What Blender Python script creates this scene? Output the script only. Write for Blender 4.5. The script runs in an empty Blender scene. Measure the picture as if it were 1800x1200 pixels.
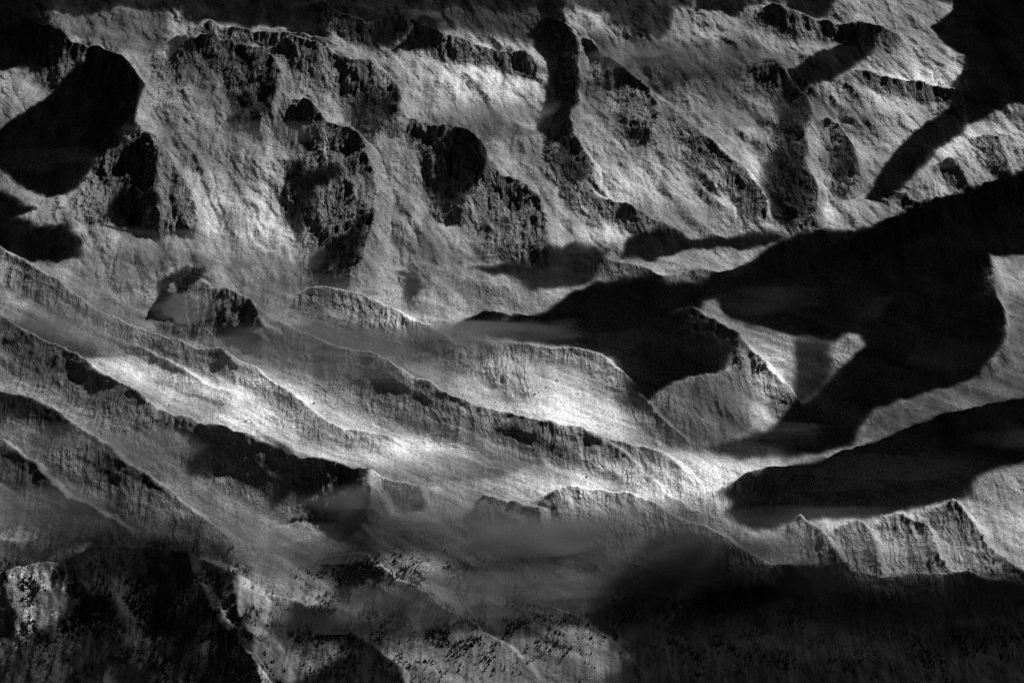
import bpy, math, random
import numpy as np

random.seed(7)
sc = bpy.context.scene
col = sc.collection

# ------------------------------------------------------------------ camera, sky, sun, exposure
D, PITCH, TILT = 9000.0, math.radians(9), math.radians(25)
CAM = np.array([0.0, -D * math.cos(PITCH), D * math.sin(PITCH)])
cd = bpy.data.cameras.new('camera'); cam = bpy.data.objects.new('camera', cd); col.objects.link(cam)
cam.location = CAM; cam.rotation_euler = (math.pi / 2 - PITCH, 0, 0)
cd.sensor_width = 36; cd.lens = 90; cd.clip_start = 10; cd.clip_end = 60000
sc.camera = cam

SUN_EL, SUN_AZ = math.radians(49), math.radians(58)         # azimuth from +Y (behind the mountain), plus = right
S = np.array([math.sin(SUN_AZ) * math.cos(SUN_EL), math.cos(SUN_AZ) * math.cos(SUN_EL), math.sin(SUN_EL)])
w = bpy.data.worlds.new('World'); sc.world = w; w.use_nodes = True
nt = w.node_tree; nt.nodes.clear()
sky = nt.nodes.new('ShaderNodeTexSky'); sky.sky_type = 'NISHITA'; sky.sun_disc = False
sky.sun_elevation = SUN_EL; sky.sun_rotation = SUN_AZ; sky.altitude = 6000; sky.air_density = 0.12; sky.dust_density = 0.0
bw = nt.nodes.new('ShaderNodeSeparateColor')                 # a black-and-white photograph with a red filter: neutral, dark sky light
bg = nt.nodes.new('ShaderNodeBackground'); bg.inputs[1].default_value = 0.05
wo = nt.nodes.new('ShaderNodeOutputWorld')
nt.links.new(sky.outputs[0], bw.inputs[0]); nt.links.new(bw.outputs[0], bg.inputs[0]); nt.links.new(bg.outputs[0], wo.inputs[0])

ld = bpy.data.lights.new('sun', 'SUN'); ld.energy = 5.0; ld.angle = math.radians(0.5); ld.color = (1, 1, 1)
sun = bpy.data.objects.new('sun', ld); col.objects.link(sun)
from mathutils import Vector
sun.rotation_euler = Vector(S).to_track_quat('Z', 'Y').to_euler()

vs = sc.view_settings
vs.view_transform = 'Standard'; vs.look = 'None'; vs.gamma = 1; vs.exposure = 0.22; vs.use_curve_mapping = False
sc.cycles.max_bounces = 4; sc.cycles.diffuse_bounces = 1; sc.cycles.volume_bounces = 0
sc.cycles.transparent_max_bounces = 48; sc.cycles.use_denoising = False        # the photograph is grainy; keep the fine relief

# ------------------------------------------------------------------ geometry helpers
cT, sT = math.cos(TILT), math.sin(TILT)
TV = np.array([0, cT, sT]); NV = np.array([0, -sT, cT]); XV = np.array([1.0, 0, 0])
fwd = np.array([0, math.cos(PITCH), -math.sin(PITCH)]); upv = np.array([0, math.sin(PITCH), math.cos(PITCH)])

def rays(u, v):
    x = (np.asarray(u, float) - 900) / 900 * 0.2; y = (600 - np.asarray(v, float)) / 900 * 0.2
    return fwd + x[..., None] * XV + y[..., None] * upv

def at(u, v, d=0.0):
    """pixel of the photograph -> (s, t) on the base slope raised by d metres"""
    r = rays(u, v); k = (d - CAM @ NV) / (r @ NV)
    P = CAM + k[..., None] * r
    return P[..., 0], P @ TV

def proj(s, t, d):
    q = np.stack([s, t * cT - d * sT, t * sT + d * cT], -1) - CAM
    z = q @ fwd
    return 900 + q[..., 0] / z / 0.2 * 900, 600 - (q @ upv) / z / 0.2 * 900

rng = np.random.default_rng(11)
_perm = rng.permutation(512); _perm = np.concatenate([_perm, _perm, _perm])
_g = rng.uniform(0, 2 * np.pi, 512); _gx = np.cos(_g).astype(np.float32); _gy = np.sin(_g).astype(np.float32)
def perlin(x, y):
    x = np.asarray(x, np.float32); y = np.asarray(y, np.float32)
    xf = np.floor(x); yf = np.floor(y); xi = xf.astype(np.int32) & 511; yi = yf.astype(np.int32) & 511
    x = x - xf; y = y - yf
    ux = x * x * x * (x * (x * 6 - 15) + 10); uy = y * y * y * (y * (y * 6 - 15) + 10)
    def g(ix, iy, dx, dy):
        h = _perm[_perm[ix & 511] + (iy & 511)]
        return _gx[h] * dx + _gy[h] * dy
    a = g(xi, yi, x, y); b = g(xi + 1, yi, x - 1, y); c = g(xi, yi + 1, x, y - 1); e = g(xi + 1, yi + 1, x - 1, y - 1)
    return (a + ux * (b - a)) * (1 - uy) + (c + ux * (e - c)) * uy
def fbm(x, y, o=5, gain=0.5, off=0.0):
    r = 0; a = 1.0; f = 1.0
    for i in range(o):
        r = r + a * perlin(x * f + off + 17.3 * i, y * f + 9.1 * i - off); a *= gain; f *= 2.03
    return r
def ridged(x, y, o=5, gain=0.5, off=0.0):
    r = 0; a = 1.0; f = 1.0
    for i in range(o):
        n = 1 - np.abs(perlin(x * f + off + 13.7 * i, y * f + 5.3 * i + off)) * 2
        r = r + a * n * n; a *= gain; f *= 2.07
    return r
def sstep(a, b, x):
    k = np.clip((x - a) / (b - a), 0, 1); return k * k * (3 - 2 * k)

def poly_sd(px, py, poly):
    """signed distance to a closed polygon, positive inside"""
    P = np.asarray(poly, float); ins = np.zeros(px.shape, bool); dm = np.full(px.shape, 1e18)
    for (x0, y0), (x1, y1) in zip(P, np.roll(P, -1, 0)):
        ex, ey = x1 - x0, y1 - y0
        k = np.clip(((px - x0) * ex + (py - y0) * ey) / (ex * ex + ey * ey + 1e-9), 0, 1)
        dm = np.minimum(dm, (px - x0 - k * ex) ** 2 + (py - y0 - k * ey) ** 2)
        c = ((y0 > py) != (y1 > py)) & (px < ex * (py - y0) / (ey if abs(ey) > 1e-9 else 1e-9) + x0)
        ins ^= c
    return np.where(ins, 1, -1) * np.sqrt(dm)

def line_sd(px, py, line):
    """distance to an open polyline, sign + above/right of its run, and the run parameter 0..1"""
    P = np.asarray(line, float); L = np.hypot(*np.diff(P, axis=0).T); tot = L.sum(); acc = 0
    dm = np.full(px.shape, 1e18); sg = np.zeros(px.shape); pr = np.zeros(px.shape)
    for i, ((x0, y0), (x1, y1)) in enumerate(zip(P[:-1], P[1:])):
        ex, ey = x1 - x0, y1 - y0
        k = np.clip(((px - x0) * ex + (py - y0) * ey) / (ex * ex + ey * ey), 0, 1)
        q = (px - x0 - k * ex) ** 2 + (py - y0 - k * ey) ** 2
        m = q < dm
        dm = np.where(m, q, dm); sg = np.where(m, np.sign(ex * (py - y0) - ey * (px - x0)), sg)
        pr = np.where(m, (acc + k * L[i]) / tot, pr); acc += L[i]
    return np.sqrt(dm), sg, pr

# ------------------------------------------------------------------ what the photograph shows (pixel outlines, turned into places on the slope)
# spurs: crest line, height m, width of the near face m, width of the back m
RIDGES = [
    # left and middle spurs
    ([(-90, 380), (0, 432), (100, 488), (200, 540), (300, 585), (385, 606), (430, 640)], 40, 95, 40),
    ([(-120, 500), (0, 562), (100, 600), (170, 645), (300, 722), (420, 757), (500, 782), (560, 808), (632, 830), (650, 866), (638, 905), (595, 922)], 84, 150, 75),
    ([(-120, 640), (0, 690), (60, 705), (150, 765), (250, 832), (330, 880), (420, 940)], 56, 130, 55),
    ([(-90, 770), (0, 775), (70, 830), (160, 890), (240, 930)], 36, 90, 50),
    ([(340, 486), (450, 540), (530, 572), (600, 600), (700, 642), (800, 692), (950, 750), (1080, 788), (1175, 812), (1230, 850)], 52, 140, 50),
    ([(365, 598), (450, 640), (560, 722), (640, 750), (720, 770)], 28, 75, 30),
    ([(230, 590), (300, 625), (360, 665), (430, 700)], 18, 60, 24),
    ([(520, 488), (640, 520), (740, 562), (800, 596)], 32, 80, 35),
    ([(930, 762), (1000, 775), (1080, 815), (1180, 885), (1250, 920)], 9, 40, 40),
    ([(270, 520), (300, 482), (345, 470), (364, 490), (450, 542), (468, 570), (432, 592)], 56, 120, 55),
    ([(630, 832), (700, 846), (740, 862), (748, 890)], 30, 70, 40),
    ([(830, 872), (880, 884), (950, 900), (956, 930)], 34, 80, 40),
    ([(920, 890), (960, 878), (1000, 868), (1060, 874), (1160, 902), (1260, 948), (1370, 1012), (1440, 1050)], 40, 170, 45),
    # upper tongues of rock
    ([(20, -10), (130, 75), (205, 98), (246, 140), (240, 185), (238, 212), (258, 245), (279, 275), (268, 320), (284, 368), (264, 396)], 66, 150, 60),
    ([(250, 240), (300, 278), (330, 325), (349, 372), (340, 400)], 42, 90, 40),
    ([(285, 92), (350, 70), (420, 86), (478, 118), (498, 150), (482, 192), (440, 234)], 58, 130, 50),
    ([(460, 70), (560, 98), (640, 124), (692, 150), (706, 182), (692, 216), (650, 247)], 58, 140, 50),
    ([(500, 160), (560, 205), (610, 236), (642, 262), (655, 302), (657, 390), (633, 456), (604, 494)], 74, 140, 60),
    ([(700, 190), (760, 222), (812, 244), (842, 262), (857, 290), (838, 322), (804, 374)], 54, 110, 45),
    ([(760, 215), (832, 250), (874, 285), (922, 325), (954, 362), (966, 430), (932, 460)], 58, 150, 50),
    ([(930, 0), (985, 30), (1006, 52), (1020, 90), (1014, 125), (1020, 150), (1000, 205), (1008, 240), (1042, 275), (1050, 315)], 44, 80, 45),
    ([(1010, 40), (1050, 70), (1128, 137), (1153, 175), (1158, 208), (1130, 244)], 48, 100, 45),
    ([(1150, 150), (1230, 230), (1310, 300), (1350, 350), (1345, 390)], 30, 80, 40),
    ([(1010, 300), (1080, 350), (1150, 385), (1215, 400)], 28, 80, 40),
    ([(1340, 90), (1400, 148), (1430, 190), (1414, 240), (1422, 300), (1436, 330), (1431, 376), (1400, 394)], 46, 110, 45),
    ([(1455, 180), (1473, 206), (1493, 245), (1510, 300), (1502, 322), (1478, 337)], 40, 65, 35),
    ([(1490, 110), (1560, 130), (1640, 140), (1690, 150), (1700, 190)], 32, 80, 40),
    ([(350, 26), (400, 42), (450, 50), (520, 70), (600, 88)], 30, 60, 40),
    ([(540, -20), (640, 50), (700, 30), (735, 40), (790, 62), (860, 76), (920, 84), (962, 106)], 44, 90, 45),
    ([(1330, 10), (1440, 40), (1530, 48), (1600, 60)], 40, 80, 45),
    # right
    ([(1180, 538), (1220, 556), (1290, 586), (1345, 640), (1400, 700), (1410, 740)], 40, 70, 50),
    ([(1250, 866), (1330, 838), (1400, 815), (1500, 789), (1600, 751), (1700, 721), (1800, 696), (1900, 670)], 40, 90, 50),
    ([(1340, 1012), (1470, 995), (1560, 1014), (1700, 1008), (1800, 1038), (1900, 1062)], 50, 140, 60),
    ([(790, 582), (850, 548), (900, 560), (1000, 556), (1060, 570)], 26, 70, 35),
    ([(880, 606), (980, 622), (1060, 636), (1110, 690), (1180, 770), (1230, 792)], 28, 60, 35),
    ([(1040, 442), (1160, 488), (1260, 480), (1330, 455)], 26, 70, 35),
    ([(1440, 430), (1530, 402), (1650, 346), (1800, 296), (1900, 268)], 44, 100, 50),
    ([(1720, 420), (1740, 450), (1752, 510), (1768, 560), (1760, 610), (1720, 655)], 40, 90, 50),
    ([(1390, 900), (1450, 930), (1480, 985), (1490, 1010)], 34, 70, 40),
    ([(1490, 895), (1530, 930), (1550, 985), (1560, 1015)], 32, 70, 40),
    ([(1570, 880), (1630, 920), (1660, 985), (1670, 1015)], 36, 80, 40),
    ([(1660, 850), (1705, 890), (1740, 950), (1800, 1010), (1840, 1040)], 52, 100, 40),
    ([(1560, 330), (1600, 335), (1625, 370), (1620, 395)], 24, 50, 40),
    ([(1640, 270), (1680, 280), (1705, 320), (1700, 350)], 24, 50, 40),
    ([(1720, 215), (1755, 230), (1775, 280), (1770, 315)], 24, 50, 40),
    # wooded lower slopes
    ([(-100, 1030), (0, 1004), (90, 984), (200, 957), (290, 953), (400, 998), (412, 1040), (442, 1110), (455, 1180), (470, 1250)], 120, 300, 110),
    ([(330, 985), (345, 1030), (370, 1090), (430, 1170), (480, 1240)], 40, 90, 60),
    ([(440, 1030), (540, 1062), (660, 1122), (700, 1170), (740, 1260)], 26, 120, 50),
    ([(540, 968), (640, 966), (690, 1010), (780, 1056), (900, 1130), (960, 1190)], 20, 120, 60),
    ([(900, 1040), (1020, 1080), (1100, 1150), (1160, 1230)], 15, 90, 50),
]
# rock masses: name, label, category, outline, height m, roughness, flute
CRAGS = [
    ('rock_crag', 'jagged sunlit rock crag rising out of the black shadow at upper left', 'crag', [(120, 345), (150, 305), (165, 268), (215, 246), (262, 252), (280, 282), (268, 322), (235, 350), (185, 378), (125, 372)], 55, 1.0, .5),
    ('rock_buttress', 'grey slab-sided buttress just right of the jagged upper-left crag', 'buttress', [(275, 272), (302, 280), (330, 325), (350, 372), (340, 398), (284, 396), (282, 350), (268, 322)], 42, .5, .8),
    ('rock_buttress', 'tall split buttress with black flanks left of the picture centre', 'buttress', [(502, 275), (560, 270), (600, 290), (640, 262), (652, 300), (655, 395), (632, 455), (606, 492), (552, 492), (532, 432), (506, 402), (500, 340)], 75, 1.0, .7),
    ('rock_crag', 'dark broken crag with black hollow above the rounded fluted face', 'crag', [(745, 270), (775, 248), (828, 248), (852, 290), (836, 320), (802, 372), (772, 350), (742, 305)], 60, 1.1, .3),
    ('fluted_wall', 'rounded grey rock face furrowed by pale gullies in upper middle', 'rock wall', [(835, 305), (872, 290), (952, 362), (962, 432), (922, 458), (852, 442), (820, 400)], 45, .5, 1.2),
    ('rock_crag', 'dark crag at the foot of the black vertical gully', 'crag', [(960, 235), (1000, 232), (1042, 272), (1046, 312), (1010, 332), (962, 290)], 40, 1.0, .4),
    ('rock_crag', 'wedge-shaped dark crag on the pale slope right of the vertical gully', 'crag', [(1090, 165), (1128, 140), (1150, 172), (1156, 208), (1128, 242), (1098, 205)], 38, 1.0, .3),
    ('rock_pinnacle', 'slender dark pinnacle standing on the pale upper right slope', 'pinnacle', [(1462, 240), (1473, 206), (1492, 245), (1507, 300), (1500, 322), (1478, 335), (1458, 290)], 60, .9, .4),
    ('rock_crag', 'knobbly dark crag low in the shaded gully at upper right', 'crag', [(1345, 320), (1400, 290), (1425, 315), (1434, 370), (1402, 392), (1360, 372)], 42, 1.3, .2),
    ('rock_crag', 'hump-shaped crag with furrowed face below the broad scree slope at left', 'crag', [(278, 500), (330, 470), (362, 490), (450, 542), (464, 570), (430, 588), (372, 592), (290, 560)], 62, .6, 1.0),
    ('rock_bluff', 'blunt dark rock bluff ending the long shaded spur at left centre', 'bluff', [(535, 880), (560, 850), (632, 832), (648, 868), (636, 905), (595, 918), (556, 905)], 60, 1.0, .1),
    ('rock_crag', 'small black hooked crag on the pale slope near picture centre', 'crag', [(695, 474), (730, 474), (748, 502), (722, 532), (710, 506)], 40, .8, .1),
    ('cliff', 'fluted grey cliff with pale ribs below the lit rock lens at top left', 'cliff', [(290, 98), (352, 72), (462, 92), (482, 165), (405, 165), (330, 150), (300, 140)], 70, .4, 1.6),
    ('cliff', 'dark gullied cliff falling into shade left of the rounded hollow', 'cliff', [(475, 95), (520, 80), (580, 95), (600, 150), (585, 230), (540, 258), (505, 240), (470, 180)], 70, .4, 1.4),
    ('cliff', 'bowl-shaped shaded cliff above the split buttress', 'cliff', [(605, 135), (660, 125), (700, 160), (704, 205), (655, 245), (612, 222), (595, 180)], 65, .4, 1.3),
    ('rock_crag', 'pale split rock tower between two black hollows at the top edge', 'crag', [(690, 60), (706, 20), (722, 10), (742, 40), (738, 72), (700, 88)], 45, .9, .5),
    ('rock_crag', 'row of small rock teeth crowning the pale slope in upper middle', 'crag', [(780, 60), (800, 40), (860, 70), (925, 85), (960, 105), (940, 118), (870, 100), (828, 98), (800, 85)], 38, 1.0, .9),
    ('cliff', 'long fluted cliff band catching light along the right edge', 'cliff', [(1545, 388), (1600, 335), (1660, 270), (1705, 232), (1800, 196), (1860, 180), (1860, 275), (1800, 292), (1650, 345), (1560, 392)], 30, .5, 1.7),
    ('fluted_wall', 'cone-shaped furrowed grey face beneath the black shadow at right centre', 'rock wall', [(1112, 702), (1180, 672), (1280, 645), (1290, 602), (1332, 640), (1328, 720), (1295, 775), (1232, 792), (1180, 778)], 60, .5, 1.5),
    ('cliff', 'row of short broken cliffs above the bright scree at centre', 'cliff', [(770, 610), (830, 600), (900, 610), (940, 660), (935, 700), (890, 690), (840, 650), (790, 640)], 24, .6, 1.2),
    ('cliff', 'sunlit gullied cliffs above the dark forest at lower right', 'cliff', [(1380, 1000), (1400, 950), (1500, 910), (1620, 885), (1700, 880), (1720, 940), (1790, 990), (1740, 1008), (1640, 1008), (1540, 1012), (1470, 985)], 24, .45, 1.6),
    ('cliff', 'short bright fluted cliff under the long central spur', 'cliff', [(938, 768), (1000, 778), (1060, 810), (1050, 830), (985, 820), (940, 800)], 10, .3, 1.5),
    ('cliff', 'thin pale cliff band on the spur just below picture centre', 'cliff', [(615, 540), (680, 545), (755, 572), (750, 590), (680, 575), (618, 562)], 10, .3, 1.5),
    ('rock_crag', 'bright knuckle of rock poking out of the black shadow at right', 'crag', [(1470, 610), (1485, 585), (1520, 590), (1515, 622), (1490, 655), (1470, 645)], 42, .8, .8),
]
# dark areas the unseen cloud deck is shaped to cast: outline, optical depth of the cloud, softness px
SH = [
    ([(-80, 1005), (60, 1000), (130, 1000), (130, 1090), (40, 1120), (-80, 1160)], .35, 20),
    ([(425, 1030), (540, 1070), (560, 1230), (460, 1230)], .9, 30),
    ([(-80, -80), (1000, -80), (1000, 8), (800, 14), (600, 26), (300, 18), (-80, 20)], 3.5, 30),
    ([(1000, -80), (1700, -80), (1700, 5), (1300, 16), (1000, 14)], 2.2, 26),
    ([(-80, -80), (60, -80), (75, 25), (110, 60), (105, 85), (92, 108), (50, 118), (-80, 125)], 5, 16),
    ([(130, -60), (200, -60), (210, 10), (200, 38), (150, 20)], 1.5, 20),
    ([(165, 95), (215, 105), (250, 145), (240, 185), (235, 212), (255, 245), (225, 246), (190, 258), (165, 275), (158, 300), (130, 335), (90, 345), (60, 335), (30, 315), (-80, 305), (-80, 260), (0, 230), (30, 208), (70, 180), (105, 150), (130, 120)], 6, 16),
    ([(228, 318), (275, 290), (266, 325), (283, 365), (265, 394), (200, 394), (180, 382), (200, 350)], 4, 12),
    ([(-80, 310), (0, 335), (30, 345), (65, 368), (30, 380), (60, 395), (112, 395), (146, 425), (140, 452), (100, 460), (-80, 425)], 5, 12),
    ([(285, -80), (570, -80), (578, 30), (580, 62), (520, 66), (500, 45), (450, 45), (400, 38), (355, 34), (345, 46), (325, 20)], 4, 14),
    ([(292, 75), (330, 62), (352, 70), (350, 95), (318, 92)], 2.5, 10),
    ([(290, 100), (460, 95), (480, 160), (470, 210), (400, 225), (300, 150)], .7, 30),
    ([(600, -80), (700, -80), (715, 20), (700, 62), (690, 86), (650, 80), (640, 40), (605, 25)], 3.5, 14),
    ([(742, 25), (785, 28), (775, 65), (720, 88), (688, 90), (715, 70)], 4, 12),
    ([(925, 60), (950, 40), (958, -80), (985, -80), (990, 35), (1015, 75), (1017, 105), (1010, 125), (1018, 150), (1014, 182), (994, 205), (1000, 235), (1015, 255), (985, 252), (945, 218), (956, 190), (962, 165), (963, 110)], 5, 13),
    ([(985, 235), (1020, 260), (1045, 300), (1010, 325), (970, 290)], 1.5, 20),
    ([(1020, -80), (1190, -80), (1180, 45), (1160, 72), (1110, 76), (1070, 40)], 2.5, 20),
    ([(1100, 80), (1320, 95), (1330, 130), (1150, 138), (1110, 112)], .9, 30),
    ([(1215, -80), (1310, -80), (1312, 12), (1290, 28), (1225, 20)], 4, 12),
    ([(1385, -80), (1460, -80), (1455, 28), (1385, 15)], 4, 12),
    ([(1375, 118), (1440, 90), (1500, 52), (1538, 50), (1530, 95), (1500, 118), (1470, 135), (1420, 150), (1385, 165)], 4, 14),
    ([(1370, 150), (1430, 150), (1428, 195), (1410, 240), (1418, 300), (1432, 320), (1425, 375), (1390, 392), (1355, 372), (1336, 330), (1345, 290), (1372, 250)], 1.9, 22),
    ([(1465, 225), (1480, 215), (1505, 300), (1490, 335), (1465, 300)], 1.6, 12),
    ([(1690, -80), (1890, -80), (1890, 180), (1760, 192), (1700, 215), (1690, 232), (1650, 262), (1610, 302), (1572, 342), (1525, 350), (1555, 295), (1590, 248), (1640, 210), (1672, 192), (1674, 150), (1698, 120), (1690, 92), (1662, 78), (1640, 45), (1680, 20)], 6, 16),
    ([(830, 470), (870, 464), (950, 452), (965, 430), (1010, 424), (1050, 434), (1070, 440), (1056, 470), (1050, 490), (1000, 505), (930, 508), (895, 482)], 3, 14),
    ([(1098, 432), (1106, 415), (1250, 413), (1320, 407), (1395, 413), (1345, 432), (1200, 440), (1150, 460), (1100, 448)], 4, 10),
    ([(1345, 440), (1395, 413), (1530, 400), (1600, 366), (1720, 326), (1890, 265), (1890, 440), (1740, 445), (1735, 470), (1748, 505), (1766, 545), (1762, 605), (1735, 642), (1640, 686), (1540, 716), (1512, 750), (1500, 780), (1430, 800), (1330, 775), (1380, 725), (1440, 690), (1474, 652), (1500, 630), (1522, 606), (1505, 586), (1488, 584), (1470, 600), (1400, 592), (1330, 572), (1275, 552), (1262, 525), (1240, 527), (1228, 546), (1192, 542), (1222, 560), (1285, 592), (1290, 615), (1278, 645), (1180, 672), (1138, 705), (1110, 695), (1104, 662), (1080, 628), (1000, 606), (920, 600), (870, 592), (800, 582), (815, 566), (850, 549), (890, 562), (960, 552), (1000, 516), (1050, 497), (1100, 488), (1180, 497), (1240, 492), (1310, 466)], 6, 14),
    ([(1395, 600), (1460, 600), (1470, 650), (1440, 690), (1400, 700), (1402, 650)], 3.2, 18),
    ([(1535, 595), (1600, 580), (1640, 680), (1500, 740), (1450, 706), (1500, 662)], 6, 14),
    ([(1266, 860), (1330, 836), (1400, 815), (1500, 790), (1600, 750), (1700, 720), (1890, 675), (1890, 800), (1740, 825), (1715, 842), (1700, 872), (1640, 886), (1600, 892), (1540, 905), (1450, 908), (1330, 930), (1275, 902), (1292, 885)], 6, 14),
    ([(1110, 705), (1180, 675), (1290, 640), (1330, 660), (1325, 740), (1290, 790), (1180, 785)], .8, 30),
    ([(1230, 790), (1330, 760), (1440, 790), (1400, 802), (1300, 808)], 2.5, 14),
    ([(1365, 1014), (1420, 985), (1470, 990), (1510, 1008), (1560, 1018), (1650, 1014), (1730, 1014), (1890, 1060), (1890, 1280), (1120, 1280), (1060, 1200), (1100, 1160), (1070, 1120), (1150, 1105), (1200, 1075), (1215, 1035), (1290, 1005)], 3.1, 40),
    ([(1040, 1025), (1150, 985), (1260, 950), (1370, 1012), (1220, 1050), (1150, 1110), (1050, 1110)], 1.6, 30),
    ([(90, 994), (180, 958), (290, 955), (400, 1000), (412, 1040), (440, 1110), (450, 1165), (600, 1150), (660, 1135), (720, 1280), (-80, 1280), (-80, 1150), (40, 1130), (110, 1080), (122, 1042), (80, 1015)], 3.2, 14),
    ([(-80, 1010), (0, 1000), (100, 985), (95, 1000), (60, 1012), (-80, 1040)], 1.2, 12),
    ([(500, 1072), (560, 1062), (660, 1130), (640, 1150), (510, 1122)], 2.5, 12),
    ([(578, 962), (645, 965), (690, 1020), (780, 1060), (700, 1090), (600, 1060), (560, 1005)], 1.2, 22),
    ([(330, 782), (362, 756), (440, 770), (500, 790), (560, 810), (638, 830), (645, 852), (600, 858), (540, 862), (490, 882), (470, 852), (400, 832), (340, 832)], 3.6, 12),
    ([(-80, 690), (60, 706), (130, 762), (210, 815), (100, 772), (40, 742), (-80, 745)], 1.8, 12),
    ([(280, 490), (330, 468), (362, 470), (362, 492), (330, 510), (300, 560), (280, 560)], 2.5, 10),
    ([(420, 585), (455, 555), (468, 572), (430, 592)], 2.5, 8),
    ([(510, 280), (590, 285), (602, 300), (552, 330), (538, 370), (535, 435), (512, 400), (500, 340)], 4, 12),
    ([(560, 440), (620, 402), (640, 360), (652, 392), (632, 460), (602, 492), (560, 490), (546, 452)], 3, 12),
    ([(770, 250), (832, 255), (852, 290), (836, 320), (802, 372), (772, 345), (752, 310)], 3, 12),
    ([(400, 150), (492, 150), (470, 195), (440, 232), (400, 226)], 1.8, 16),
    ([(640, 148), (702, 160), (702, 205), (652, 242), (620, 222)], 1.8, 18),
    ([(698, 474), (730, 474), (746, 502), (720, 530), (711, 505)], 3, 8),
    ([(-80, 560), (0, 560), (170, 650), (300, 725), (420, 760), (330, 800), (230, 760), (100, 690), (0, 610), (-80, 600)], .7, 26),
    ([(0, 800), (100, 830), (260, 880), (250, 950), (0, 980), (-80, 900)], .5, 40),
    ([(640, 870), (860, 880), (960, 900), (1060, 900), (1250, 945), (1260, 960), (1050, 1000), (900, 990), (760, 940), (640, 910)], .45, 34),
    ([(880, 925), (945, 915), (985, 955), (920, 975), (870, 962)], 1.2, 22),
    ([(560, 600), (700, 650), (950, 755), (1150, 815), (1160, 835), (940, 780), (800, 770), (650, 720), (540, 650)], .7, 24),
    ([(380, 590), (560, 560), (780, 590), (700, 620), (520, 612)], .7, 24),
    ([(560, 560), (700, 590), (800, 600), (700, 630)], .4, 24),
    ([(1510, 775), (1540, 722), (1660, 682), (1745, 650), (1770, 600), (1775, 530), (1890, 540), (1890, 690), (1650, 735)], .85, 16),
    ([(60, 0), (300, 0), (300, 80), (200, 90), (110, 60)], .9, 30),
    ([(560, 0), (960, 0), (940, 80), (800, 50), (650, 90), (590, 60)], 1.8, 30),
    ([(1020, 60), (1400, 100), (1400, 170), (1250, 180), (1100, 140)], .8, 40),
    ([(420, 1000), (700, 1020), (1050, 1020), (1060, 1200), (660, 1200), (520, 1120)], .1, 50),
]

# ------------------------------------------------------------------ the slope: coarse field with spurs, rock masses and running-water erosion
T0, T1, S1 = float(at(np.array(900.), np.array(1360.))[1]), float(at(np.array(900.), np.array(-220.))[1]), 3000.0
CS = 5.5
cs = np.arange(-S1, S1 + 1, CS); ct = np.arange(T0, T1 + 1, CS)
gs, gt = np.meshgrid(cs, ct)                                 # [t, s]
def wrap(px, py): return px, py

macro = 70 * fbm(gs / 1500, gt / 1500, 3, .5, 3.1) + 26 * fbm(gs / 420 + .4 * gt / 420, gt / 520, 4, .5, 8.7)
wx = gs + 19 * fbm(gs / 150, gt / 150, 5, .58, 21.0); wy = gt + 19 * fbm(gs / 150, gt / 150, 5, .58, 44.0)
ridge_h = np.zeros_like(gs); facing = np.zeros_like(gs)
for line, H, wf, wb in RIDGES:
    L = np.array(line, float); s_, t_ = at(L[:, 0], L[:, 1], H * .95)
    r = 2.3 * max(wb, wf) + 60
    m = (gs > s_.min() - r) & (gs < s_.max() + r) & (gt > t_.min() - r) & (gt < t_.max() + r)
    dd, sg, pr = line_sd(wx[m], wy[m], list(zip(s_, t_)))
    taper = sstep(0, .12, pr) * sstep(0, .10, 1 - pr)
    near = np.clip(1 - dd / (wf * 2.0), 0, 1) ** 2.2
    far = np.clip(1 - dd / (H * .8), 0, 1)
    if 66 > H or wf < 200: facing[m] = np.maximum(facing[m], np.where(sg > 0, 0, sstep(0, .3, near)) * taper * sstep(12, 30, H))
    if line[0][1] < 310: H = H * 1.02
    ridge_h[m] += H * taper * (1 + .38 * fbm(pr * len(line) * .9 + H, pr * 0 + len(line), 4, .6)) * np.where(sg > 0, far, near)
crag_h = np.zeros_like(gs); rough = np.zeros_like(gs); flute = np.zeros_like(gs)
for nm, lb, cat, poly, H, ro, fl in CRAGS:
    L = np.array(poly, float); s_, t_ = at(L[:, 0], L[:, 1], 25.0)
    r = 160
    m = (gs > s_.min() - r) & (gs < s_.max() + r) & (gt > t_.min() - r) & (gt < t_.max() + r)
    sd = poly_sd(wx[m], wy[m], list(zip(s_, t_)))
    k = sstep(-12, 70, sd)
    dome = np.clip(sd / max(sd.max(), 1), 0, 1) ** .6
    lift = np.clip((wy[m] - t_.min()) / (t_.max() - t_.min()), 0, 1)
    prof = k * (.15 + .85 * lift) if cat in ('cliff', 'rock wall') else .35 * k + .65 * dome * (.5 + .5 * lift)
    crag_h[m] = np.maximum(crag_h[m], H * .35 * prof); rough[m] = np.maximum(rough[m], ro * sstep(-35, 25, sd)); flute[m] = np.maximum(flute[m], fl * sstep(-45, 25, sd))
gu, gv = proj(gs, gt, 0 * gs)
upper = sstep(560, 380, gv + 90 * fbm(gs / 500, gt / 500, 2, .5, 5.5))        # rocky upper half
lowr = sstep(1000, 1300, gu) * sstep(780, 900, gv)
rocky = np.clip(.3 * upper * sstep(-.1, .5, fbm(gs / 260, gt / 330, 3, .5, 61.0) + .1) + .35 * lowr + rough, 0, 1.6)
rr = 1.2 * fbm(wx / 90, wy / 200, 4, .55, 2.2)
d0 = macro + ridge_h + crag_h + rocky * 6 * rr + upper * (26 * fbm(wx / 150 + .35 * gt / 150, gt / 620, 4, .5, 33.) + 7 * (ridged(wx / 170 + .25 * gt / 170, gt / 620, 3, .5, 37.) - 1))

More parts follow.
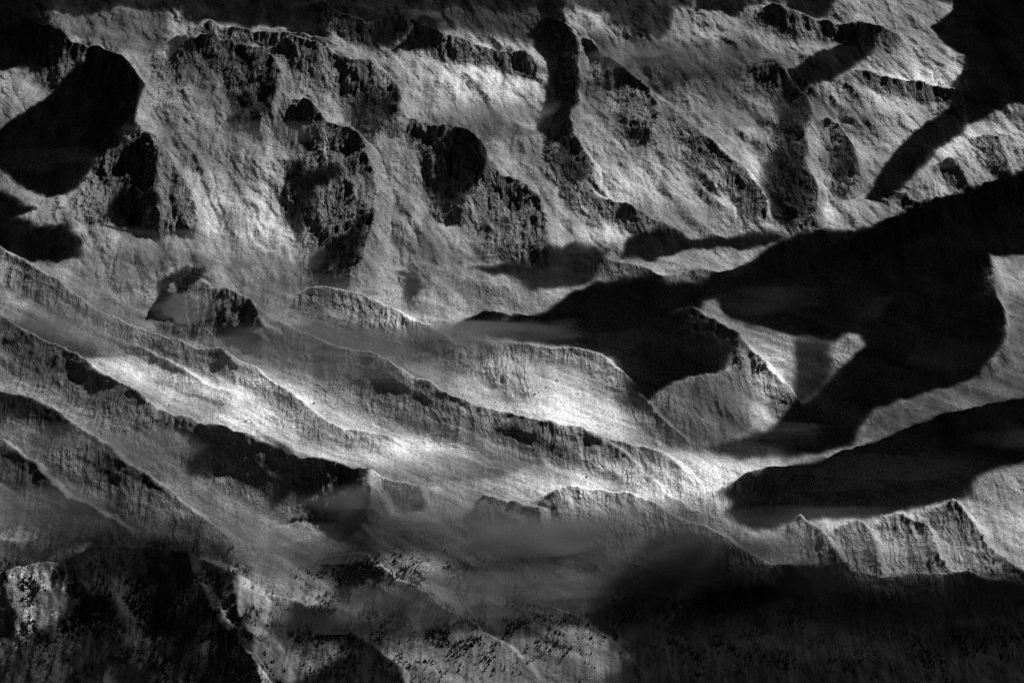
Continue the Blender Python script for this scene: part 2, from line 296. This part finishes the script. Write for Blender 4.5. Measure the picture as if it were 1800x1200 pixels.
def erode(h, n, steps, seed, rate=.35, cap=3.0, cell=CS):
    R = np.random.default_rng(seed); ny, nx = h.shape
    x = R.uniform(2, nx - 3, n); y = R.uniform(2, ny - 3, n); vx = np.zeros(n); vy = np.zeros(n); sed = np.zeros(n); wat = np.ones(n); vel = np.ones(n)
    f = h.ravel()
    for _ in range(steps):
        xi = x.astype(int); yi = y.astype(int); fx = x - xi; fy = y - yi; i = yi * nx + xi
        a, b, c, e = f[i], f[i + 1], f[i + nx], f[i + nx + 1]
        gx = (b - a) * (1 - fy) + (e - c) * fy; gy = (c - a) * (1 - fx) + (e - b) * fx
        hh = (a * (1 - fx) + b * fx) * (1 - fy) + (c * (1 - fx) + e * fx) * fy
        vx = vx * .25 - gx * .75; vy = vy * .25 - gy * .75
        l = np.hypot(vx, vy) + 1e-6; vx /= l; vy /= l
        x = np.clip(x + vx, 1, nx - 3); y = np.clip(y + vy, 1, ny - 3)
        xj = x.astype(int); yj = y.astype(int); qx = x - xj; qy = y - yj; j = yj * nx + xj
        h2 = (f[j] * (1 - qx) + f[j + 1] * qx) * (1 - qy) + (f[j + nx] * (1 - qx) + f[j + nx + 1] * qx) * qy
        dh = h2 - hh
        C = np.maximum(-dh, .05) * vel * wat * cap
        dep = np.where(dh > 0, np.minimum(dh, sed), np.where(sed > C, (sed - C) * .3, -np.minimum((C - sed) * rate, np.maximum(-dh, 0) * .9)))
        sed -= dep
        dep = dep * .35
        for k, wt in ((0, (1 - fx) * (1 - fy)), (1, fx * (1 - fy)), (nx, (1 - fx) * fy), (nx + 1, fx * fy)):
            f += np.bincount(i + k, dep * wt, minlength=f.size)
        vel = np.sqrt(np.maximum(vel * vel - dh * .2, .05)).clip(0, 4); wat *= .985
    return f.reshape(h.shape)
E = gt * math.tan(TILT) + d0; Eraw = E.copy()
for k in range(8):
    E = erode(E.copy(), 26000, 46, 100 + k)
keep = np.clip(.09 + .6 * np.maximum(upper * .7, np.maximum(rough * .8, lowr)), 0, 1); E = Eraw + (E - Eraw) * keep
# settle loose slopes a little
for _ in range(1):
    av = (np.roll(E, 1, 0) + np.roll(E, -1, 0) + np.roll(E, 1, 1) + np.roll(E, -1, 1)) / 4
    E = E + (av - E) * .25 * np.clip(1 - rocky, .1, 1)
dco = E - gt * math.tan(TILT)

def samp(F, s, t):
    x = np.clip((s + S1) / CS, 0, len(cs) - 1.001); y = np.clip((t - T0) / CS, 0, len(ct) - 1.001)
    xi = x.astype(int); yi = y.astype(int); fx = x - xi; fy = y - yi
    return (F[yi, xi] * (1 - fx) + F[yi, xi + 1] * fx) * (1 - fy) + (F[yi + 1, xi] * (1 - fx) + F[yi + 1, xi + 1] * fx) * fy

# ------------------------------------------------------------------ fine mesh
NC, NR = 1120, 1200
tt = np.linspace(T0 + 60, T1 - 60, NR)
half = 0.2 * (D + tt * math.cos(PITCH + TILT)) * 1.14
ms = np.linspace(-1, 1, NC)[None, :] * half[:, None]; mt = np.repeat(tt[:, None], NC, 1)
base = samp(dco, ms, mt)
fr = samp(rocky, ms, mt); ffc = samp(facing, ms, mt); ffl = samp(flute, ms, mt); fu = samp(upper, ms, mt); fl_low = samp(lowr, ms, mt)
gr_t = samp(np.gradient(dco, CS, axis=0), ms, mt); gr_s = samp(np.gradient(dco, CS, axis=1), ms, mt)
steep = sstep(.25, .8, np.hypot(gr_t + .25, gr_s))
wob = 14 * fbm(ms / 90, mt / 160, 3, .5, 71.)
fluting = (.65 + 1.1 * fbm(ms / 130, mt / 170, 3, .5, 29.)).clip(.15, 1.4) * 1.3 * fbm((ms + wob) / 32, mt / 400, 4, .58, 15.) - .5 * np.abs(perlin((ms + wob) / 55, mt / 300))
diag_a = (ms * .61 + mt * .79); diag_b = (ms * .79 - mt * .61)
strata = 1.2 * fbm((diag_a + wob) / 60, diag_b / 800, 4, .55, 27.)
d = base + (ffl * .8 + .7 * ffc * (fu + .35) + .5 * steep * (fu + fl_low)).clip(0, 1.7) * 4.2 * fluting
d += (1 - .85 * fu) * (1 - .7 * fr.clip(0, 1)) * 4.2 * strata
d += (.45 + .55 * fu) * 2.8 * fbm((ms + 1.6 * wob) / 44, mt / 420, 4, .6, 19.) * (.6 + .9 * fbm(ms / 240, mt / 300, 2, .5, 23.)).clip(.1, 1.3)
d += fr * 2.6 * fbm((ms + 2 * wob) / 48, (mt + wob) / 190, 4, .58, 51.) + fr * 1.0 * fbm(ms / 22, mt / 40, 4, .6, 53.)
d += (.5 + 1.0 * fr + .5 * fu) * fbm(ms / 22, mt / 34, 3, .6, 81.) * 2.0
uu, vv = proj(ms, mt, d)

def surf(u, v):
    """where the line of sight through a pixel meets the slope"""
    u = np.asarray(u, float); v = np.asarray(v, float); dd = np.zeros_like(u)
    for _ in range(14):
        s, t = at(u, v, dd); dd = dd * .5 + .5 * samp(dco, s, t)
    s, t = at(u, v, dd)
    return s, t, dd
def world(s, t, d): return s[..., None] * XV + t[..., None] * TV + d[..., None] * NV

# surface colour: scree with sunlit patches painted in ('pale'), rock darkened further on shaded spur faces, snow between trees low down
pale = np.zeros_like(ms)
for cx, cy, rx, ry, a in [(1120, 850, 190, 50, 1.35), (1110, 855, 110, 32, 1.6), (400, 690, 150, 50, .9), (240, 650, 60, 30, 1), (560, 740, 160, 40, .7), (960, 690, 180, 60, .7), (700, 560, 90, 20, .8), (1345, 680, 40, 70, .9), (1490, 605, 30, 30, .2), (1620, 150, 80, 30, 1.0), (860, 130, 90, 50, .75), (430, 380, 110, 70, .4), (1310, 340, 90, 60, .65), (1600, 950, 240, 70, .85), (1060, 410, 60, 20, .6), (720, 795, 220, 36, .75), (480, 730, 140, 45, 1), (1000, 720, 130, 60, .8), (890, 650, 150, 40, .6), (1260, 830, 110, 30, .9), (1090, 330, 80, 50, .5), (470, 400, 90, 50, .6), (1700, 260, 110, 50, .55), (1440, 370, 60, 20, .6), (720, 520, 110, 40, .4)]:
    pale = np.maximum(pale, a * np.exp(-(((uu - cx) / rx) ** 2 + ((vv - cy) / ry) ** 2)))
bl = np.clip(poly_sd(uu[::4, ::4], vv[::4, ::4], [(-200, 960), (60, 930), (280, 945), (420, 990), (520, 1040), (700, 1110), (760, 1400), (-200, 1400)]) / 60 + .5, 0, 1)
bl = np.repeat(np.repeat(bl, 4, 0), 4, 1)[:NR, :NC]
patchy = fbm(ms / 260, mt / 200, 4, .55, 91.)
wood = np.clip(sstep(960, 1150, vv + 90 * patchy) * .9 * sstep(1350, 1050, uu) + sstep(1010, 1060, vv) * sstep(1050, 1250, uu) + bl * sstep(-.35, .1, patchy), 0, 1)
snowy = np.clip(bl * sstep(170, 60, uu) * sstep(.0, .3, fbm(ms / 45, mt / 90, 4, .65, 93.)) + bl * sstep(-.12, .25, fbm(ms / 120, mt / 170, 4, .55, 95.)) + .35 * sstep(.0, .4, fbm(ms / 150, mt / 120, 4, .55, 97.)) * (1 - sstep(1050, 1250, uu)), 0, 1) * (1 - .75 * sstep(330, 430, uu))

mats = {}
def node_mat(name, build):
    m = bpy.data.materials.new(name); m.use_nodes = True; n = m.node_tree; n.nodes.clear()
    build(n, lambda t, **k: mk(n, t, **k)); mats[name] = m; return m
def mk(n, t, **k):
    o = n.nodes.new(t)
    for a, b in k.items(): setattr(o, a, b)
    return o

def build_ground(n, N):
    L = n.links.new
    out = N('ShaderNodeOutputMaterial'); bs = N('ShaderNodeBsdfPrincipled'); L(bs.outputs[0], out.inputs[0])
    bs.inputs['Roughness'].default_value = .95; bs.inputs['Specular IOR Level'].default_value = .15
    tc = N('ShaderNodeTexCoord')
    def attr(nm):
        a = N('ShaderNodeAttribute', attribute_name=nm); return a.outputs['Fac']
    def noise(scale, detail, rough, stretch=None):
        t = N('ShaderNodeTexNoise'); t.inputs['Scale'].default_value = scale; t.inputs['Detail'].default_value = detail; t.inputs['Roughness'].default_value = rough
        if stretch:
            mp = N('ShaderNodeMapping'); mp.inputs['Scale'].default_value = stretch; L(tc.outputs['Object'], mp.inputs[0]); L(mp.outputs[0], t.inputs[0])
        else: L(tc.outputs['Object'], t.inputs[0])
        return t.outputs[0]
    def ramp(x, a, b):
        r = N('ShaderNodeMapRange'); r.inputs[1].default_value = a; r.inputs[2].default_value = b; r.interpolation_type = 'SMOOTHSTEP'; L(x, r.inputs[0]); return r.outputs[0]
    def math_(op, a, b):
        m = N('ShaderNodeMath', operation=op)
        for i, q in enumerate((a, b)):
            if isinstance(q, (int, float)): m.inputs[i].default_value = q
            else: L(q, m.inputs[i])
        return m.outputs[0]
    def mix(f, a, b):
        m = N('ShaderNodeMix', data_type='FLOAT')
        for i, q in ((0, f), (2, a), (3, b)):
            if isinstance(q, (int, float)): m.inputs[i].default_value = q
            else: L(q, m.inputs[i])
        return m.outputs[0]
    coarse = noise(.006, 4, .6); fine = noise(.14, 5, .75); streak = noise(1, 4, .65, (.05, .007, .007))
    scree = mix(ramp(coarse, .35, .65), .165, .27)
    scree = mix(attr('pale'), scree, .85)  # brightness of sunlit patches painted into the scree colour
    scree = math_('MULTIPLY', scree, mix(ramp(fine, .3, .7), .5, 1.45))
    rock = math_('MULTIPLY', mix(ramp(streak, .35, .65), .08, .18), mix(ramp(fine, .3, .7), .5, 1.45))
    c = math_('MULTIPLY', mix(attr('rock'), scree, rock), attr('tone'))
    soil = mix(ramp(streak, .35, .6), .1, .21)
    snow = mix(ramp(math_('ADD', math_('MULTIPLY', fine, .5), math_('MULTIPLY', streak, .5)), .46, .53), soil, mix(attr('snowy'), soil, .85))
    c = mix(attr('wood'), c, snow)
    L(c, bs.inputs['Base Color'])
    hgt = math_('ADD', math_('MULTIPLY', fine, 4.2), math_('MULTIPLY', streak, 3.0))
    wv = N('ShaderNodeTexNoise'); wv.inputs['Scale'].default_value = .012; wv.inputs['Detail'].default_value = 1; L(tc.outputs['Object'], wv.inputs[0])
    sc_ = N('ShaderNodeVectorMath', operation='SCALE'); sc_.inputs['Scale'].default_value = 45; L(wv.outputs['Color'], sc_.inputs[0])
    ad = N('ShaderNodeVectorMath', operation='ADD'); L(tc.outputs['Object'], ad.inputs[0]); L(sc_.outputs[0], ad.inputs[1])
    def ribs(stretch, detail, rough):
        t = N('ShaderNodeTexNoise', noise_type='RIDGED_MULTIFRACTAL'); t.inputs['Scale'].default_value = 1; t.inputs['Detail'].default_value = detail; t.inputs['Roughness'].default_value = rough
        t.inputs['Offset'].default_value = 1.0; t.inputs['Gain'].default_value = 1.6
        mp = N('ShaderNodeMapping'); mp.inputs['Scale'].default_value = stretch
        L(ad.outputs[0], mp.inputs[0]); L(mp.outputs[0], t.inputs[0]); return t.outputs[0]
    vor = N('ShaderNodeTexVoronoi'); vor.inputs['Scale'].default_value = .1; L(tc.outputs['Object'], vor.inputs[0])
    flutes = ribs((.026, .005, .006), 4, .62); crags = ribs((.03, .022, .018), 3, .6)
    hgt = math_('ADD', hgt, math_('MULTIPLY', flutes, mix(attr('rock'), math_('MULTIPLY', ramp(coarse, .45, .68), 2.6), 13.0)))
    hgt = math_('ADD', hgt, math_('MULTIPLY', crags, mix(attr('rock'), math_('MULTIPLY', ramp(coarse, .5, .66), 1.6), 6.0)))
    hgt = math_('ADD', hgt, math_('MULTIPLY', vor.outputs[0], mix(ramp(coarse, .4, .62), .5, 2.2))); b = N('ShaderNodeBump'); b.inputs['Strength'].default_value = .8; b.inputs['Distance'].default_value = 1.0; L(hgt, b.inputs['Height']); L(b.outputs[0], bs.inputs['Normal'])
ground = node_mat('mountain_ground', build_ground)

P = world(ms, mt, d).astype(np.float32).reshape(-1, 3)
tone = 1 + .55 * (1 - .7 * fu) * fbm((diag_a + 2 * wob) / 130, diag_b / 1100, 4, .6, 63.) + (.35 + .3 * fu) * fbm((ms + wob) / 70, mt / 700, 5, .65, 67.)
A = {'tone': tone.clip(.45, 1.5), 'pale': pale, 'rock': np.clip(.55 * fr + ffc * (.35 + .6 * fu) + .3 * steep * fu, 0, 1), 'wood': wood, 'snowy': snowy}  # rock tone also carries shade painted on the spurs' near faces
A = {k: v.astype(np.float32).ravel() for k, v in A.items()}
idx = np.arange(NC * NR).reshape(NR, NC)
quads = np.stack([idx[:-1, :-1], idx[:-1, 1:], idx[1:, 1:], idx[1:, :-1]], -1).reshape(-1, 4)
qs = ms[:-1, :-1].ravel(); qt = mt[:-1, :-1].ravel(); owner = np.zeros(len(quads), int)
owns = np.zeros_like(gs, int)
for k, (nm, lb, cat, poly, H, ro, fl) in enumerate(CRAGS):
    L = np.array(poly, float); s_, t_ = at(L[:, 0], L[:, 1], 25.0)
    m = (qs > s_.min() - 90) & (qs < s_.max() + 90) & (qt > t_.min() - 90) & (qt < t_.max() + 90)
    a = qs[m]; b = qt[m]
    sd = poly_sd(a + samp(wx - gs, a, b), b + samp(wy - gt, a, b), list(zip(s_, t_)))
    o = owner[m]; o[(sd > -8) & (o == 0)] = k + 1; owner[m] = o

def patch(name, q):
    use, inv = np.unique(q, return_inverse=True)
    me = bpy.data.meshes.new(name); me.vertices.add(len(use)); me.vertices.foreach_set('co', P[use].ravel())
    me.loops.add(q.size); me.loops.foreach_set('vertex_index', inv.ravel().astype(np.int32))
    me.polygons.add(len(q)); me.polygons.foreach_set('loop_start', np.arange(0, q.size, 4, dtype=np.int32)); me.polygons.foreach_set('loop_total', np.full(len(q), 4, np.int32))
    me.polygons.foreach_set('use_smooth', np.ones(len(q), bool))
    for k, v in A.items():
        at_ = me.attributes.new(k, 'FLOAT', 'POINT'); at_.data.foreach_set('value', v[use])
    me.update(calc_edges=True); me.materials.append(ground)
    o = bpy.data.objects.new(name, me); col.objects.link(o); return o
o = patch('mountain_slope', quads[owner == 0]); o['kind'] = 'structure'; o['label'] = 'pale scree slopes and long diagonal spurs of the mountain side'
for k, (nm, lb, cat, *_r) in enumerate(CRAGS):
    o = patch(nm, quads[owner == k + 1]); o['label'] = lb; o['category'] = cat

# ------------------------------------------------------------------ unseen broken cloud deck above the view, shaped to darken chosen parts of the slope
ZC, RC, DENS = 1540.0, 9.0, 0.12
allp = []
for poly, tau, soft in SH:
    L = np.array(poly, float)
    s, t, dd = surf(L[:, 0], L[:, 1]); W = world(s, t, dd)
    W = W + ((ZC - W[:, 2]) / S[2])[:, None] * S
    allp.append((W[:, :2], tau, soft))
mn = np.min([a[0].min(0) for a in allp], 0) - 100; mx = np.max([a[0].max(0) for a in allp], 0) + 100
cx = np.arange(mn[0], mx[0], RC); cy = np.arange(mn[1], mx[1], RC); CX, CY = np.meshgrid(cx, cy)
TAU = np.zeros_like(CX)
wxx = CX + 13 * fbm(CX / 80, CY / 80, 5, .66, 7.); wyy = CY + 13 * fbm(CX / 80, CY / 80, 5, .66, 77.)
for pts, tau, soft in allp:
    sd = poly_sd(wxx, wyy, pts) / 2.4                       # about pixels
    k = sstep(-soft * .35, soft * .5, sd)
    TAU = np.maximum(TAU, tau * k)
TAU *= 1 + .25 * fbm(CX / 120, CY / 120, 4, .55, 31.)
TAU = np.where(TAU < .06, 0, TAU)
def lens_mesh(name, X, Y, top, bot, mask, z):
    """closed cloud body from two height sheets over a cell mask"""
    ny, nx = X.shape; ii = np.arange(nx * ny).reshape(ny, nx)
    cell = mask[:-1, :-1] | mask[1:, :-1] | mask[:-1, 1:] | mask[1:, 1:]
    yy, xx = np.nonzero(cell)
    q = np.stack([ii[yy, xx], ii[yy, xx + 1], ii[yy + 1, xx + 1], ii[yy + 1, xx]], -1)
    use, inv = np.unique(q, return_inverse=True); inv = inv.reshape(q.shape)
    n = len(use); tp = top.ravel()[use]; bt = bot.ravel()[use]
    rim = ~mask.ravel()[use]
    vt = np.stack([X.ravel()[use], Y.ravel()[use], z + np.where(rim, 0, tp)], -1)
    vb = np.stack([X.ravel()[use], Y.ravel()[use], z - np.where(rim, 0, bt)], -1)
    low = np.where(rim, np.arange(n), np.arange(n) + n)     # the rim is shared by both sheets
    f = np.concatenate([inv, low[inv][:, ::-1]])
    me = bpy.data.meshes.new(name); me.from_pydata(np.concatenate([vt, vb]).tolist(), [], f.tolist())
    o = bpy.data.objects.new(name, me); col.objects.link(o); return o
slant = S[2]
TH = TAU / DENS * slant
TH[0, :] = TH[-1, :] = 0; TH[:, 0] = TH[:, -1] = 0
def vol(name, color, dens, g):
    def b(n, N):
        o = N('ShaderNodeOutputMaterial'); v = N('ShaderNodeVolumePrincipled'); v.inputs['Color'].default_value = (*color, 1)
        v.inputs['Density'].default_value = dens; v.inputs['Anisotropy'].default_value = g; n.links.new(v.outputs[0], o.inputs[1])
    m = node_mat(name, b)
    try: m.cycles.homogeneous_volume = True
    except Exception: pass
    return m
shade_clouds = lens_mesh('shade_clouds', CX, CY, TH * .7, TH * .3, TH > 0, ZC)
shade_clouds.data.materials.append(vol('shade_cloud_vapour', (.12, .12, .12), DENS, .6)); shade_clouds['kind'] = 'stuff'; shade_clouds['label'] = 'unseen broken cloud deck above the mountain, shaped to shade the slope'  # vapour kept dark so the added deck gives little fill light


# ------------------------------------------------------------------ mist lying on and drifting over the slope
def mist_lens(name, c, rx, rz, dep, seed):
    """a drifting bank, thick in the middle and running out to nothing at its rim"""
    x = np.linspace(-1.35, 1.35, 56); z = np.linspace(-1.35, 1.35, 30); X, Z = np.meshgrid(x, z)
    q = X * X * (1 + .3 * perlin(Z * 1.3 + seed, Z * 0 + .5)) + (Z + .35 * perlin(X * 1.4 + 3.1 * seed, X * 0 + .3)) ** 2 + .7 * fbm(X * 1.2 + 5.3 * seed, Z * 1.6, 3, .5)
    th = dep * np.clip(1 - q, 0, 1.3) ** 1.8 * (1 + .5 * fbm(X * 1.5 + 2.9 * seed, Z * 3.2, 3, .5))
    th = th * (1 - (X / 1.35) ** 2).clip(0, 1) * (1 - (Z / 1.35) ** 2).clip(0, 1) * 1.4
    th = np.where(th < .25, 0, th); th[0] = th[-1] = 0; th[:, 0] = th[:, -1] = 0
    o = lens_mesh(name, X * rx, Z * rz, th, th, th > 0, 0.0)
    o.location = c; o.rotation_euler = (math.pi / 2, 0, 0); return o
# centre px, half width px, half height px, metres in front of the slope, optical depth
MIST = [
    (850, 205, 130, 26, 60, .5), (1190, 108, 150, 26, 60, .8), 
    (590, 600, 220, 24, 60, .8), (110, 588, 150, 34, 60, .8), (860, 590, 120, 26, 60, .7), (330, 545, 60, 22, 50, .6),
    (160, 930, 230, 46, 70, .9), (760, 905, 150, 40, 60, .8), (1110, 945, 200, 44, 80, 1.0), (1260, 1000, 150, 50, 80, .8),
    (930, 940, 90, 34, 50, .7), (700, 1080, 170, 30, 60, .7), (1450, 1030, 190, 34, 60, .6), (1720, 1040, 150, 26, 60, .5), (480, 460, 160, 22, 50, .4), (300, 430, 140, 22, 50, .4), (1180, 375, 120, 18, 50, .4), (470, 955, 200, 26, 60, .5), (930, 1050, 220, 40, 70, .6), (1500, 960, 160, 20, 50, .35),
    (1560, 625, 190, 24, 200, .35), (1300, 525, 160, 22, 200, .35), (1500, 480, 200, 20, 220, .3), (1230, 600, 140, 22, 160, .35),
    (1350, 470, 120, 16, 200, .25), (1650, 540, 120, 20, 220, .3), (1480, 830, 210, 22, 180, .35), (1700, 770, 150, 18, 160, .3),
    (120, 200, 130, 20, 160, .3), (80, 280, 120, 18, 160, .3), (820, 810, 150, 22, 40, .5), (250, 790, 90, 26, 40, .5),
    (1450, 1120, 260, 40, 160, .35), (250, 1150, 200, 40, 120, .35),
]
mr = np.random.default_rng(23)
for k in range(12):
    MIST.append((float(mr.uniform(-50, 1850)), float(mr.uniform(60, 1150)), float(mr.uniform(150, 320)), float(mr.uniform(14, 24)), 55, float(mr.uniform(.12, .26))))
MATM = {}
for k, (cu, cv, ru, rv, off, tau) in enumerate(MIST):
    s_, t_, d_ = surf(np.array([cu]), np.array([cv])); W = world(s_, t_, d_)[0]; r = (CAM - W); r /= np.linalg.norm(r)
    dep = 45 + 25 * (k % 3); W = W + r * off
    o = mist_lens('mist', W, ru * 2.9, rv * 3.2, dep, k + .37); tau = tau * (.13 if off >= 120 else 1.1)
    key = round(tau / (2 * dep), 4)
    if key not in MATM: MATM[key] = vol('mist_vapour', (.34, .34, .34), key * 1.2, .3)
    o.data.materials.append(MATM[key]); o['kind'] = 'stuff'; o['label'] = 'thin grey mist drifting across the mountain side'

# ------------------------------------------------------------------ conifers on the lower slopes
def plain(name, v, r=.9):
    def b(n, N):
        o = N('ShaderNodeOutputMaterial'); q = N('ShaderNodeBsdfPrincipled'); q.inputs['Roughness'].default_value = r; q.inputs['Specular IOR Level'].default_value = .1
        t = N('ShaderNodeTexNoise'); t.inputs['Scale'].default_value = .6; m = N('ShaderNodeMapRange'); m.inputs[3].default_value = v * .6; m.inputs[4].default_value = v * 1.4
        n.links.new(t.outputs[0], m.inputs[0]); n.links.new(m.outputs[0], q.inputs[0]); n.links.new(q.outputs[0], o.inputs[0])
    return node_mat(name, b)
needle = plain('dark_needles', .05); bark = plain('bark', .06); rockm = plain('boulder_rock', .24)
def conifer(h, w, seed):
    R_ = random.Random(seed); V = []; F = []
    n = 7; tiers = 4
    for k in range(tiers):
        z0 = h * (.12 + .2 * k); z1 = h * (.48 + .175 * k) if k < tiers - 1 else h; r = w * (1 - .2 * k)
        b = len(V)
        for i in range(n):
            a = 2 * math.pi * i / n + R_.random() * .5; q = r * (.7 + .5 * R_.random()); V.append((q * math.cos(a), q * math.sin(a), z0 + h * .05 * (R_.random() - .5)))
        V.append((0, 0, z1))
        for i in range(n): F.append((b + i, b + (i + 1) % n, b + n))
    T = [(.05 * w * 3 * math.cos(a), .05 * w * 3 * math.sin(a), -3) for a in np.linspace(0, 2 * math.pi, 5, endpoint=False)] + [(.02 * w * math.cos(a), .02 * w * math.sin(a), h * .8) for a in np.linspace(0, 2 * math.pi, 5, endpoint=False)]
    TF = [(i, (i + 1) % 5, 5 + (i + 1) % 5, 5 + i) for i in range(5)]
    return V, F, T, TF
kinds = [conifer(1.0, .17 + .03 * k, k) for k in range(5)]
crowns = []; trunks = []
for k, (V, F, T, TF) in enumerate(kinds):
    me = bpy.data.meshes.new('crown'); me.from_pydata(V, [], F); me.materials.append(needle); crowns.append(me)
    # the trunk mesh is scaled with the tree
    T = [(x, y, z if z > 0 else -.12) for x, y, z in T]
    me = bpy.data.meshes.new('trunk'); me.from_pydata(T, [], TF); me.materials.append(bark); trunks.append(me)
# woods: centre px, radii px, number, label of the trees picked out singly
WOODS = [
    (100, 1060, 120, 60, 1100, 'small dark conifer among snow patches on the lower left mountain'),
    (290, 1060, 120, 70, 700, 'small dark conifer on the snowy crest of the lower left mountain'),
    (410, 1090, 40, 70, 450, 'small dark conifer on the shaded right flank of the lower left mountain'),
    (640, 1020, 70, 40, 650, 'small dark conifer in the wood on the grey slope below centre'),
    (570, 1100, 60, 36, 380, 'small dark conifer in the dense wood right of the lower left mountain'),
    (820, 1110, 170, 60, 1100, 'scattered small conifer on the misty slope at the bottom centre'),
    (760, 1030, 150, 40, 450, 'sparse small conifer on the pale slope under the mist'),
    (1300, 1090, 220, 70, 900, 'small conifer in the black shaded wood at lower right'),
    (1620, 1100, 220, 80, 900, 'small conifer in the black shaded wood at the right bottom corner'),
    (300, 1180, 360, 40, 600, 'small dark conifer along the bottom edge at left'),
    (620, 890, 70, 30, 60, 'tiny conifer beside the blunt dark rock bluff'),
]
tr = np.random.default_rng(5); placed = []
for wi, (cu, cv, ru, rv, n, lb) in enumerate(WOODS):
    n = int(n * 3.4)
    u = cu + ru * tr.normal(0, .55, n); v = cv + rv * tr.normal(0, .55, n)
    s_, t_, d_ = surf(u, v)
    den = fbm(s_ / 90, t_ / 120, 3, .55, 14.) 
    ok = (den > -.1 + .22 * tr.random(n)) & (u > -90) & (u < 1890) & (v < 1260)
    for q in np.nonzero(ok)[0]:
        placed.append((s_[q], t_[q], 4 + 7 * tr.random() ** 2, wi, u[q], v[q]))
def ground_at(s, t):
    """height of the fine mesh"""
    row = (t - tt[0]) / (tt[-1] - tt[0]) * (NR - 1); r = np.clip(row.astype(int), 0, NR - 2)
    c = np.clip(((s / half[r] + 1) / 2 * (NC - 1)).astype(int), 0, NC - 2)
    return d[r, c]
ps = np.array([p[0] for p in placed]); pt = np.array([p[1] for p in placed]); pw = world(ps, pt, ground_at(ps, pt))
near = sorted([i for i, p in enumerate(placed) if 8 < p[4] < 1792 and p[5] < 1190], key=lambda i: -placed[i][2])
single = []; per = {}
for i in near:
    wi = placed[i][3]
    if per.get(wi, 0) < 27 and len(single) < 290: per[wi] = per.get(wi, 0) + 1; single.append(i)
sset = set(single); BV = []; BF = []; nb = 0
for i, p in enumerate(placed):
    k = i % 5; h = p[2]; wd = h * 1.5
    if i in sset:
        e = bpy.data.objects.new('conifer_tree', None); col.objects.link(e); e.location = pw[i]; e.rotation_euler = (0, 0, i * 1.7); e.scale = (wd, wd, h * 1.15)
        e['label'] = WOODS[p[3]][5]; e['category'] = 'tree'; e['group'] = 'conifers: ' + WOODS[p[3]][5]
        for nm, me in (('crown', crowns[k]), ('trunk', trunks[k])):
            c = bpy.data.objects.new(nm, me); col.objects.link(c); c.parent = e
    else:
        a = i * 1.7; ca, sa = math.cos(a), math.sin(a); V = np.array(kinds[k][0])
        BV.append(np.stack([(V[:, 0] * ca - V[:, 1] * sa) * wd, (V[:, 0] * sa + V[:, 1] * ca) * wd, V[:, 2] * h], -1) + pw[i])
        BF.append(np.array(kinds[k][1]) + nb); nb += len(V)
me = bpy.data.meshes.new('forest'); me.from_pydata(np.concatenate(BV).tolist(), [], np.concatenate(BF).tolist()); me.materials.append(needle)
o = bpy.data.objects.new('forest', me); col.objects.link(o); o['kind'] = 'stuff'; o['label'] = 'dark conifer woods over the lower slopes'

# ------------------------------------------------------------------ boulders on the scree
def boulder_mesh(seed):
    import bmesh
    bm = bmesh.new(); bmesh.ops.create_icosphere(bm, subdivisions=2, radius=1.0); R_ = random.Random(seed)
    ax = [Vector((R_.gauss(0, 1), R_.gauss(0, 1), R_.gauss(0, 1))).normalized() for _ in range(7)]; cut = [.55 + .35 * R_.random() for _ in ax]
    for v in bm.verts:
        for a, c in zip(ax, cut):
            k = v.co.dot(a)
            if k > c: v.co -= a * (k - c)
        v.co *= 1 + .12 * (R_.random() - .5); v.co.z *= 1.15
    me = bpy.data.meshes.new('boulder'); bm.to_mesh(me); bm.free(); me.materials.append(rockm); return me
bms = [boulder_mesh(k) for k in range(6)]
BOULD = [
    (430, 700, 130, 40, 22, 'dark boulder on the bright scree below the left spurs'), (960, 690, 90, 40, 14, 'dark boulder on the bright scree near the picture centre'),
    (1080, 830, 80, 30, 12, 'dark boulder on the brightest scree right of centre'), (420, 330, 80, 60, 12, 'dark boulder in the broad pale gully at upper left'),
    (640, 740, 90, 30, 10, 'dark boulder at the lower end of the bright scree fan'), (1240, 340, 70, 40, 8, 'dark boulder on the pale upper right slope'),
]
for cu, cv, ru, rv, n, lb in BOULD:
    u = cu + ru * tr.normal(0, .6, n); v = cv + rv * tr.normal(0, .6, n); s_, t_, d_ = surf(u, v); W = world(s_, t_, ground_at(s_, t_))
    for q in range(n):
        b = bpy.data.objects.new('boulder', bms[q % 6]); col.objects.link(b); b.location = W[q]; z = 1.6 + 2.6 * tr.random() ** 2
        b.scale = (z, z, z * 1.1); b.rotation_euler = (0, 0, q * 1.3); b['label'] = lb; b['category'] = 'boulder'; b['group'] = 'boulders: ' + lb
